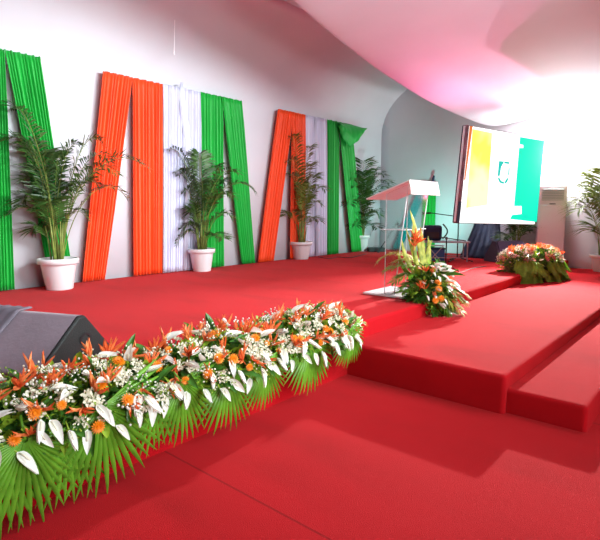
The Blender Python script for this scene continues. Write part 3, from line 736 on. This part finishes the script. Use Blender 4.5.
# second wedge monitor near the screen
c = onz(512, 262, S); mw = thing('floor_monitor', (9.42, 3.10, S), 'small dark purple wedge monitor in front of the bright screen', 'speaker')
um = (onz(534, 259, S) - onz(490, 261, S)); um.z = 0; um.normalize(); vm = Vector((-um.y, um.x, 0))
if vm.dot(FW) > 0: vm = -vm
O2 = Vector(mw.location)
def mq(a, b, z): return um * a + vm * b + Vector((0, 0, z))
secs2 = [(-.22, 0), (-.22, .06), (-.12, .37), (-.04, .37), (.20, .06), (.20, 0)]
n = len(secs2); m = MB(); vs = [mq(-.40, b, z) for b, z in secs2] + [mq(.40, b, z) for b, z in secs2]
vs = [v + (um * (.09 if v.z > .2 else 0) if i < n else um * (-.09 if v.z > .2 else 0)) for i, v in enumerate(vs)]
m.add(vs, [tuple(range(n)), tuple(range(2 * n - 1, n - 1, -1))] + [(i, (i + 1) % n, (i + 1) % n + n, i + n) for i in range(n)])
bev(m.build('cabinet', M['mon_purple'], mw), .012)
m = MB(); a_, b_ = Vector((-.04, .37, 0)), Vector((.20, .06, 0))
def gq(a, t, o_): return mq(a * (1 - .2 * (1 - t)), -.04 + .24 * t + .012 * o_, .37 - .31 * t + .012 * o_)
g8 = [gq(-.36, .08, 1), gq(.36, .08, 1), gq(.36, .93, 1), gq(-.36, .93, 1), gq(-.36, .08, 0), gq(.36, .08, 0), gq(.36, .93, 0), gq(-.36, .93, 0)]
m.add(g8, [(0, 1, 2, 3), (7, 6, 5, 4), (0, 4, 5, 1), (1, 5, 6, 2), (2, 6, 7, 3), (3, 7, 4, 0)]); m.build('grille', mat('purple_grille', (.06, .035, .10), .7, bump=.8, bscale=90), mw)

# ------------------------------------------------------------------ bright screen
pc = Vector((8.9, 3.08, 1.861)); ya, ti, sw, sh_, ro = -.292, -.061, 2.05, 1.525, -.027
u = Vector((math.cos(ya), math.sin(ya), 0)); nr = Vector((-u.y, u.x, 0)); v = Vector((0, 0, 1)) * math.cos(ti) + nr * math.sin(ti)
uu = u * math.cos(ro) + v * math.sin(ro); vv = -u * math.sin(ro) + v * math.cos(ro); fn = uu.cross(vv)
if fn.dot(CAM - pc) < 0: fn = -fn
scr = thing('projection_screen', pc, 'bright tilted screen showing yellow, white and green bands with a shield emblem', 'screen')
def sp_(a, b, o_=0): return uu * a + vv * b + fn * o_
def sbox(mb, a0, a1, b0, b1, o0, o1, mi=0):
    vs = [sp_(a, b, o_) for o_ in (o0, o1) for (a, b) in ((a0, b0), (a1, b0), (a1, b1), (a0, b1))]
    mb.add(vs, [(0, 3, 2, 1), (4, 5, 6, 7), (0, 1, 5, 4), (1, 2, 6, 5), (2, 3, 7, 6), (3, 0, 4, 7)], mi)
def spoly(name, pts, o0, o1, mt, par):
    m = MB(); n = len(pts); m.add([sp_(a, b, o0) for a, b in pts] + [sp_(a, b, o1) for a, b in pts], [tuple(range(n)), tuple(range(n, 2 * n))] + [(i, (i + 1) % n, (i + 1) % n + n, i + n) for i in range(n)]); return m.build(name, M[mt], par)
hw, hh = sw / 2, sh_ / 2
m = MB(); sbox(m, -hw - .07, hw + .01, -hh - .01, hh + .01, -.07, -.006); fr = m.build('frame', M['frame'], scr)
m = MB(); sbox(m, -hw - .12, -hw - .07, -hh * .98, hh * .99, -.045, -.02); m.build('side_truss', M['frame_white'], scr)
m = MB(); sbox(m, -hw - .128, -hw - .12, -hh * 1.0, hh * .99, -.035, -.02); m.build('cable_strip', M['navy'], scr)
m = MB(); sbox(m, -hw - .07, -hw, -hh * 1.0, -hh * .55, -.006, -.001); m.build('corner_panel', M['navy'], scr)
m = MB(); sbox(m, -hw, hw, -hh, hh, -.006, 0); pn = m.build('panel', M['scr_white'], scr)
# map a pixel on the screen to (a, b)
def sc(px, py):
    r = ray(px, py); t = (pc - CAM).dot(fn) / r.dot(fn); q = CAM + r * t - pc; return (q.dot(uu), q.dot(vv))
spoly('orange_band', [(-hw, -hh * .1), (-hw, hh), (-hw + .07, hh), (-hw + .03, -hh * .1)], .001, .003, 'scr_orange', pn)
spoly('yellow_band', [sc(466, 208), sc(472.5, 129), sc(492, 133), sc(487, 205)], .0015, .004, 'scr_yellow', pn)
spoly('green_band', [sc(520, 137), sc(544, 141), sc(536.5, 222), sc(510, 219), sc(512, 215), sc(521.5, 214), sc(521.5, 206), sc(514, 206)], .0015, .004, 'scr_green', pn)
spoly('white_notch', [sc(519, 144), sc(523, 145), sc(523, 148), sc(518.5, 148)], .004, .006, 'scr_white', pn)
spoly('emblem_mark', [sc(499, 161), sc(504, 161.5), sc(501, 167), sc(499.5, 176), sc(497.5, 176)], .0015, .004, 'scr_teal', pn)
spoly('emblem_mark', [sc(504, 161.5), sc(509, 162), sc(509, 164), sc(504.5, 163.5)], .0015, .004, 'scr_teal', pn)
spoly('emblem_mark', [sc(497.5, 178), sc(499.5, 178), sc(501, 181), sc(504, 182), sc(503.5, 184), sc(499.5, 182.5)], .0015, .004, 'scr_teal', pn)
spoly('emblem_mark', [sc(504.5, 182), sc(507, 178), sc(508.5, 178), sc(507, 182), sc(504.5, 184)], .0015, .004, 'scr_teal', pn)
spoly('emblem_mark', [sc(508.5, 168), sc(509.5, 168), sc(509, 175), sc(508, 175)], .0015, .004, 'scr_teal', pn)
m = MB()
for a in (.25, .6): 
    q = sp_(a, -hh + .08, -.07); m.tube([q, q + Vector((.10, .42, -.10)), q + Vector((.10, .42, -.02) )], .02, 8)
m.build('mounting_arm', M['black_metal'], scr)

# skirted stand that carries the screen
st = thing('skirted_stand', (9.5, 3.78, S), 'stand under the screen hidden by a flared navy cloth skirt', 'stand')
rows = []
# footprint quad flaring out towards the floor
def sk(ax, ay, z): return Vector((ax, ay, z))
fb = [onz(461, 257.5, S), onz(500, 260, S)]; bk = [fb[1] + Vector((.45, .2, 0)), fb[0] + Vector((.35, .15, 0))]
tpz = 1.14; Dk = depth(fb[0]) + .1
tb = [ond(476, 226, Dk), ond(500, 226, Dk)]
for p in tb: p.z = tpz
tk = [tb[1] + Vector((.25, .12, 0)), tb[0] + Vector((.25, .12, 0))]
Q0 = fb + bk; Q1 = tb + tk
O3 = Vector(st.location)
NS = 72
for j in range(13):
    t = j / 12; row = []
    q = [Q1[i].lerp(Q0[i], t ** 1.3) for i in range(4)]
    for i in range(NS + 1):
        k = (i / NS) * 4 % 4; i0 = int(k); p = q[i0].lerp(q[(i0 + 1) % 4], k - i0)
        cen = (q[0] + q[1] + q[2] + q[3]) / 4; d = (p - cen).normalized()
        p = p + d * (.03 * t * math.cos(i * 1.9)); p.z = tpz + (S + .005 - tpz) * t; row.append(p - O3)
    rows.append(row)
m = MB(); grid(m, rows); m.add([p - O3 for p in Q1], [(0, 1, 2, 3)]); solid(m.build('skirt', M['navy'], st, smooth=True), .006)
m = MB(); cc = (Q1[0] + Q1[2]) / 2 - O3; m.box(cc + Vector((0, 0, .012)), (.3, .3, .02)); m.build('top_plate', M['black_metal'], st)

# ------------------------------------------------------------------ air conditioner
acd = thing('air_conditioner', (10.12, 2.63, S), 'tall white floor standing air conditioner right of the bright screen', 'air conditioner', rz=0)
af = Vector((-.93, -.37, 0)).normalized(); aw = Vector((-af.y, af.x, 0))     # facing, width
if aw.dot(RT) < 0: aw = -aw
rm = Matrix((aw, -af, Vector((0, 0, 1)))).transposed()
def ab(mb, a0, a1, o0, o1, z0, z1, mi=0): mb.box(aw * ((a0 + a1) / 2) + af * ((o0 + o1) / 2) + Vector((0, 0, (z0 + z1) / 2)), (a1 - a0, o1 - o0, z1 - z0), rm, mi)
HA = 1.38
m = MB(); ab(m, -.235, .235, -.12, .10, .02, HA); bev(m.build('body', M['ac'], acd), .025, 3)
m = MB(); ab(m, -.22, .22, .10, .115, .06, HA - .36); bev(m.build('front_panel', M['ac'], acd), .006)
m = MB(); ab(m, -.18, .18, .095, .105, HA - .28, HA - .06); lv = m.build('louvre_panel', M['ac_grille'], acd)
for k in range(7):
    m = MB(); ab(m, -.175, .175, .105, .125, HA - .27 + k * .03, HA - .262 + k * .03); m.build('louvre_slat', M['ac'], lv)
m = MB(); ab(m, -.235, .235, -.12, .09, 0, .02); m.build('plinth', M['ac_grille'], acd)
m = MB(); ab(m, -.05, .05, .115, .12, HA - .35, HA - .335); m.build('control_strip', M['black'], acd)

# ------------------------------------------------------------------ table, bag, chair, crate, stands behind the lectern
tw = Vector((.72, -.69, 0)).normalized(); tn = Vector((-.69, -.72, 0)).normalized()
tc_ = (onz(426, 240, .80) + onz(472, 241, .80)) / 2 
Dt = 9.15
tl = ond(425, 241, Dt); tr = ond(471, 242.5, Dt - .1); cz = .80
tbl = thing('side_table', ((tl.x + tr.x) / 2 + .15, (tl.y + tr.y) / 2 + .12, S), 'low grey metal table behind the lectern carrying a black bag', 'table')
wv = (tr - tl); wv.z = 0; WL = wv.length; wv.normalize(); dv = Vector((-wv.y, wv.x, 0)); 
if dv.dot(FW) < 0: dv = -dv
rt_ = Matrix((wv, dv, Vector((0, 0, 1)))).transposed(); th_ = tl.z - S
m = MB(); m.box((0, 0, th_ - .015), (WL, .45, .03), rt_); bev(m.build('tabletop', M['grey_metal'], tbl), .006)
for a in (-1, 1):
    for b in (-1, 1):
        p = wv * (a * (WL / 2 - .04)) + dv * (b * .19); m = MB(); m.tube([p, p + Vector((0, 0, th_ - .03))], .013, 8); m.build('leg', M['grey_metal'], tbl)
m = MB()
for b in (-1, 1): m.tube([wv * (-(WL / 2 - .04)) + dv * (b * .19) + Vector((0, 0, .07)), wv * (WL / 2 - .04) + dv * (b * .19) + Vector((0, 0, .07))], .01, 6)
m.build('stretcher', M['grey_metal'], tbl)
TO = Vector(tbl.location)
bag = thing('bag', TO + wv * (-WL * .30) + Vector((0, 0, th_ + .001)), 'black bag with a curved handle on the low grey table', 'bag')
m = MB(); m.box((0, 0, .14), (.34, .2, .28), rt_); o = bev(m.build('body', M['navy'], bag), .05, 4)
m = MB(); m.tube([wv * .19 + Vector((0, 0, .03)) + wv * (.06 * math.sin(PI * i / 12) * 1.4) + Vector((0, 0, .27 * i / 12)) for i in range(13)], .014, 8)
m.build('handle', M['black'], bag, smooth=True)
m = MB(); m.box(-dv * .105 + Vector((0, 0, .10)), (.22, .02, .12), rt_); bev(m.build('pocket', M['black'], bag), .008)
cr = thing('crate', TO + wv * (-WL * .24) - dv * .02, 'blue plastic crate standing under the low grey table', 'crate')
m = MB(); m.box((0, 0, .02), (.34, .26, .02), rt_)
for s_ in (-1, 1): m.box(wv * (s_ * .165) + Vector((0, 0, .12)), (.012, .26, .22), rt_); m.box(dv * (s_ * .125) + Vector((0, 0, .12)), (.34, .012, .22), rt_)
m.build('body', M['blue'], cr)
m = MB()
for s_ in (-1, 1): m.box(dv * (s_ * .136) + Vector((0, 0, .225)), (.36, .02, .02), rt_); m.box(wv * (s_ * .176) + Vector((0, 0, .225)), (.02, .27, .02), rt_)
m.build('rim', M['navy'], cr)
cs = thing('folding_stand', TO + wv * (-WL * .30) - dv * .50, 'small grey folding stand with crossed legs in front of the low table', 'stand')
for s_ in (-1, 1):
    m = MB(); m.tube([wv * (.13 * s_) + Vector((0, 0, 0)), wv * (-.13 * s_) + dv * .02 * s_ + Vector((0, 0, .30))], .009, 8); m.build('leg', M['grey_metal'], cs)
m = MB(); m.box((0, 0, .31), (.30, .12, .014), rt_); m.build('top', M['grey_metal'], cs)

def mic_stand(foot, h, boom0, boom1, label, legs=.26, mic=True, rot=.3):
    t = thing('microphone_stand', foot, label, 'microphone stand'); f = Vector(foot)
    m = MB(); m.tube([(0, 0, .06), (0, 0, h)], .011, 8); m.build('pole', M['black_metal'], t)
    for k in range(3):
        a = rot + 2 * PI * k / 3; d = Vector((math.cos(a), math.sin(a), 0)); l = MB(); l.tube([Vector((0, 0, .08)), d * legs + Vector((0, 0, .012))], .009, 6)
        lg = l.build('leg', M['black_metal'], t); l = MB(); l.ball(d * legs + Vector((0, 0, .014)), .014, n=8, m=6); l.build('rubber_foot', M['black'], lg)
    if boom0 is not None:
        b0, b1 = Vector(boom0) - f, Vector(boom1) - f
        m = MB(); m.tube([b0, b1], .008, 6); bm_ = m.build('boom', M['black_metal'], t)
        m = MB(); m.ball((0, 0, h), .024, n=8, m=6); m.build('clutch', M['black'], t)
        if mic:
            d = (b0 - b1).normalized(); m = MB(); m.tube([b0, b0 + d * .12 + Vector((0, 0, -.02))], .014, 10, r1=.020); m.ball(b0 + d * .14 + Vector((0, 0, -.022)), .028, n=10, m=6)
            m.build('microphone', M['black'], t)
    return t
f1 = onz(457, 261.5, S); D1 = depth(f1); tp1 = ond(457, 216, D1)
mic_stand(f1, tp1.z - S, ond(431, 213, D1 - .05), ond(461, 217, D1), 'tall black microphone stand with a horizontal boom beside the screen', rot=.9)
f2 = onz(445.5, 270, S); tp2 = ond(445.5, 238, depth(f2))
t2 = mic_stand(f2, tp2.z - S, ond(440, 237, depth(f2)), ond(466, 241, depth(f2)), 'short black microphone stand with low boom in front of the grey table', mic=False, rot=.2)
f3 = onz(397.5, 252, S); f3 = Vector((9.85, 5.62, S)); D3 = depth(f3)
f3 = onz(397.5, 252.5, S); D3 = depth(f3)
mic_stand(f3, ond(397.5, 224, D3).z - S, ond(382, 246, D3), ond(398.5, 221, D3), 'black microphone stand with a steep boom seen through the clear lectern', rot=1.2, legs=.2)
bx = ond(376, 250, D3); bx = onz(376, 251.5, S)
o_ = thing('equipment_box', bx, 'flat black equipment box on the stage beside the fourth palm', 'box')
m = MB(); m.box((0, 0, .045), (.36, .24, .09), Matrix.Rotation(-.8, 3, 'Z')); bev(m.build('body', M['black'], o_), .01)
m = MB(); m.tube([Matrix.Rotation(-.8, 3, 'Z') @ Vector(q) for q in ((-.06, 0, .09), (-.05, 0, .125), (.05, 0, .125), (.06, 0, .09))], .008, 6); m.build('handle', M['grey_metal'], o_)

# cables
def cable(pts, label, r=.006, mt='cord'):
    P = [Vector(p) for p in pts]; cur = []
    for i in range(len(P) - 1):
        a, b = P[max(0, i - 1)], P[min(len(P) - 1, i + 2)]
        for k in range(6):
            t = k / 6; p, q = P[i], P[i + 1]
            cur.append(.5 * ((2 * p) + (q - a) * t + (2 * a - 5 * p + 4 * q - b) * t * t + (3 * p - a - 3 * q + b) * t ** 3))
    cur.append(P[-1]); org = P[0].copy(); m = MB(); m.tube([c_ - org for c_ in cur], r, 6); o = m.build('cable', M[mt], smooth=True); o.location = org
    return tag(o, label, 'cable')
zc = S + .008
cable([(10.28, 2.62, S + .25), (10.27, 2.50, S + .12), (10.2, 2.42, zc), (10.0, 2.40, zc), (10.1, 2.36, zc)], 'black cable falling to the floor beside the air conditioner')
cable([onz(436, 268, zc), onz(450, 274, zc), onz(462, 272, zc), onz(474, 268, zc), onz(486, 266, zc)], 'thin black cable lying on the stage by the microphone stands')
cable([onz(318, 257, zc), onz(330, 258.5, zc), onz(338, 257, zc), onz(350, 257.5, zc), onz(366, 254, zc)], 'thin black cable lying on the stage between third and fourth palm')

for o in C.objects:
    if o.parent is None and 'label' in o:
        g = {'drape': 'pleated drapes hanging on the tent walls', 'microphone stand': 'microphone stands on the stage', 'cable': 'cables lying on the stage', 'flower arrangement': 'flower arrangements along the stage edge', 'speaker': 'wedge floor monitors on the stage'}.get(o['category'])
        if g: o['group'] = g
# ------------------------------------------------------------------ light
def lamp(name, kind, loc, e, col=(1, 1, 1), size=1, target=None, **k):
    l = bpy.data.lights.new(name, kind); l.energy = e; l.color = col
    if kind == 'AREA': l.shape = 'RECTANGLE'; l.size = size if not isinstance(size, tuple) else size[0]; l.size_y = size if not isinstance(size, tuple) else size[1]
    elif kind != 'SUN': l.shadow_soft_size = size
    for a, b in k.items(): setattr(l, a, b)
    o = bpy.data.objects.new(name, l); C.objects.link(o); o.location = loc
    if target is not None: o.rotation_euler = (Vector(target) - Vector(loc)).to_track_quat('-Z', 'Y').to_euler()
    return o
fl_ = onX(560, 152, 10.1)
lamp('flood_light', 'POINT', fl_, 170, (1, .98, .97), .07)
lamp('step_fill_spot', 'SPOT', fl_ + Vector((-.1, 0, -.2)), 2600, (1, .90, .88), .05, (5.0, 1.6, .2), spot_size=1.15, spot_blend=.8)  # added second lamp beside the flood, brightens the carpet of the steps
lamp('pink_uplight', 'SPOT', (8.4, 4.2, 1.6), 150, (1, .10, .40), .0, (6.6, 2.0, 3.7), spot_size=2.4, spot_blend=1)
lamp('pale_pink_fill', 'SPOT', (8.6, 4.0, 1.7), 110, (1, .62, .74), .0, (8.2, 2.9, 3.3), spot_size=2.0, spot_blend=1)  # added fill lamp, lifts the screen's shadow on the roof cloth
lamp('fill_area', 'AREA', (1.6, -3.2, 1.9), 70, (.92, 1, 1), (3.0, 1.2), (2.2, 6.0, 1.3), spread=1.5)  # added low fill lamp, lights garland and wall from the front
lamp('teal_fill', 'SPOT', (9.0, 4.3, .9), 120, (.32, 1, .85), .0, (10.3, 5.9, 1.5), spot_size=2.6, spot_blend=1)  # added lamp without fixture, stands in for the screen's teal cast on the wall
lamp('fill_area', 'AREA', (5.0, -1.2, 3.7), 200, (.87, .98, 1), (4.0, 1.2), (2.8, 6.2, 1.5), spread=1.35)  # added unseen area lamp, general light on the drapes and left wall
lamp('fill_area', 'AREA', (5.0, .2, 4.2), 24, (.95, 1, 1), 1.5, (2.5, 1.2, 0), spread=2.2)  # added unseen overhead fill for the floor
w = bpy.data.worlds.new('world'); bpy.context.scene.world = w; w.use_nodes = True
w.node_tree.nodes['Background'].inputs[0].default_value = (.80, .88, .95, 1); w.node_tree.nodes['Background'].inputs[1].default_value = .10

# ------------------------------------------------------------------ camera
cd = bpy.data.cameras.new('camera'); cam = bpy.data.objects.new('camera', cd); C.objects.link(cam)
cam.matrix_world = Matrix.Translation(CAM) @ Matrix((RT, UP, -FW)).transposed().to_4x4()
cd.sensor_fit = 'HORIZONTAL'; cd.sensor_width = 36; cd.lens = 36 * F / 600; cd.clip_end = 200
sc_ = bpy.context.scene; sc_.camera = cam
sc_.view_settings.view_transform = 'Standard'; sc_.view_settings.look = 'None'; sc_.view_settings.gamma = 1; sc_.view_settings.exposure = .08
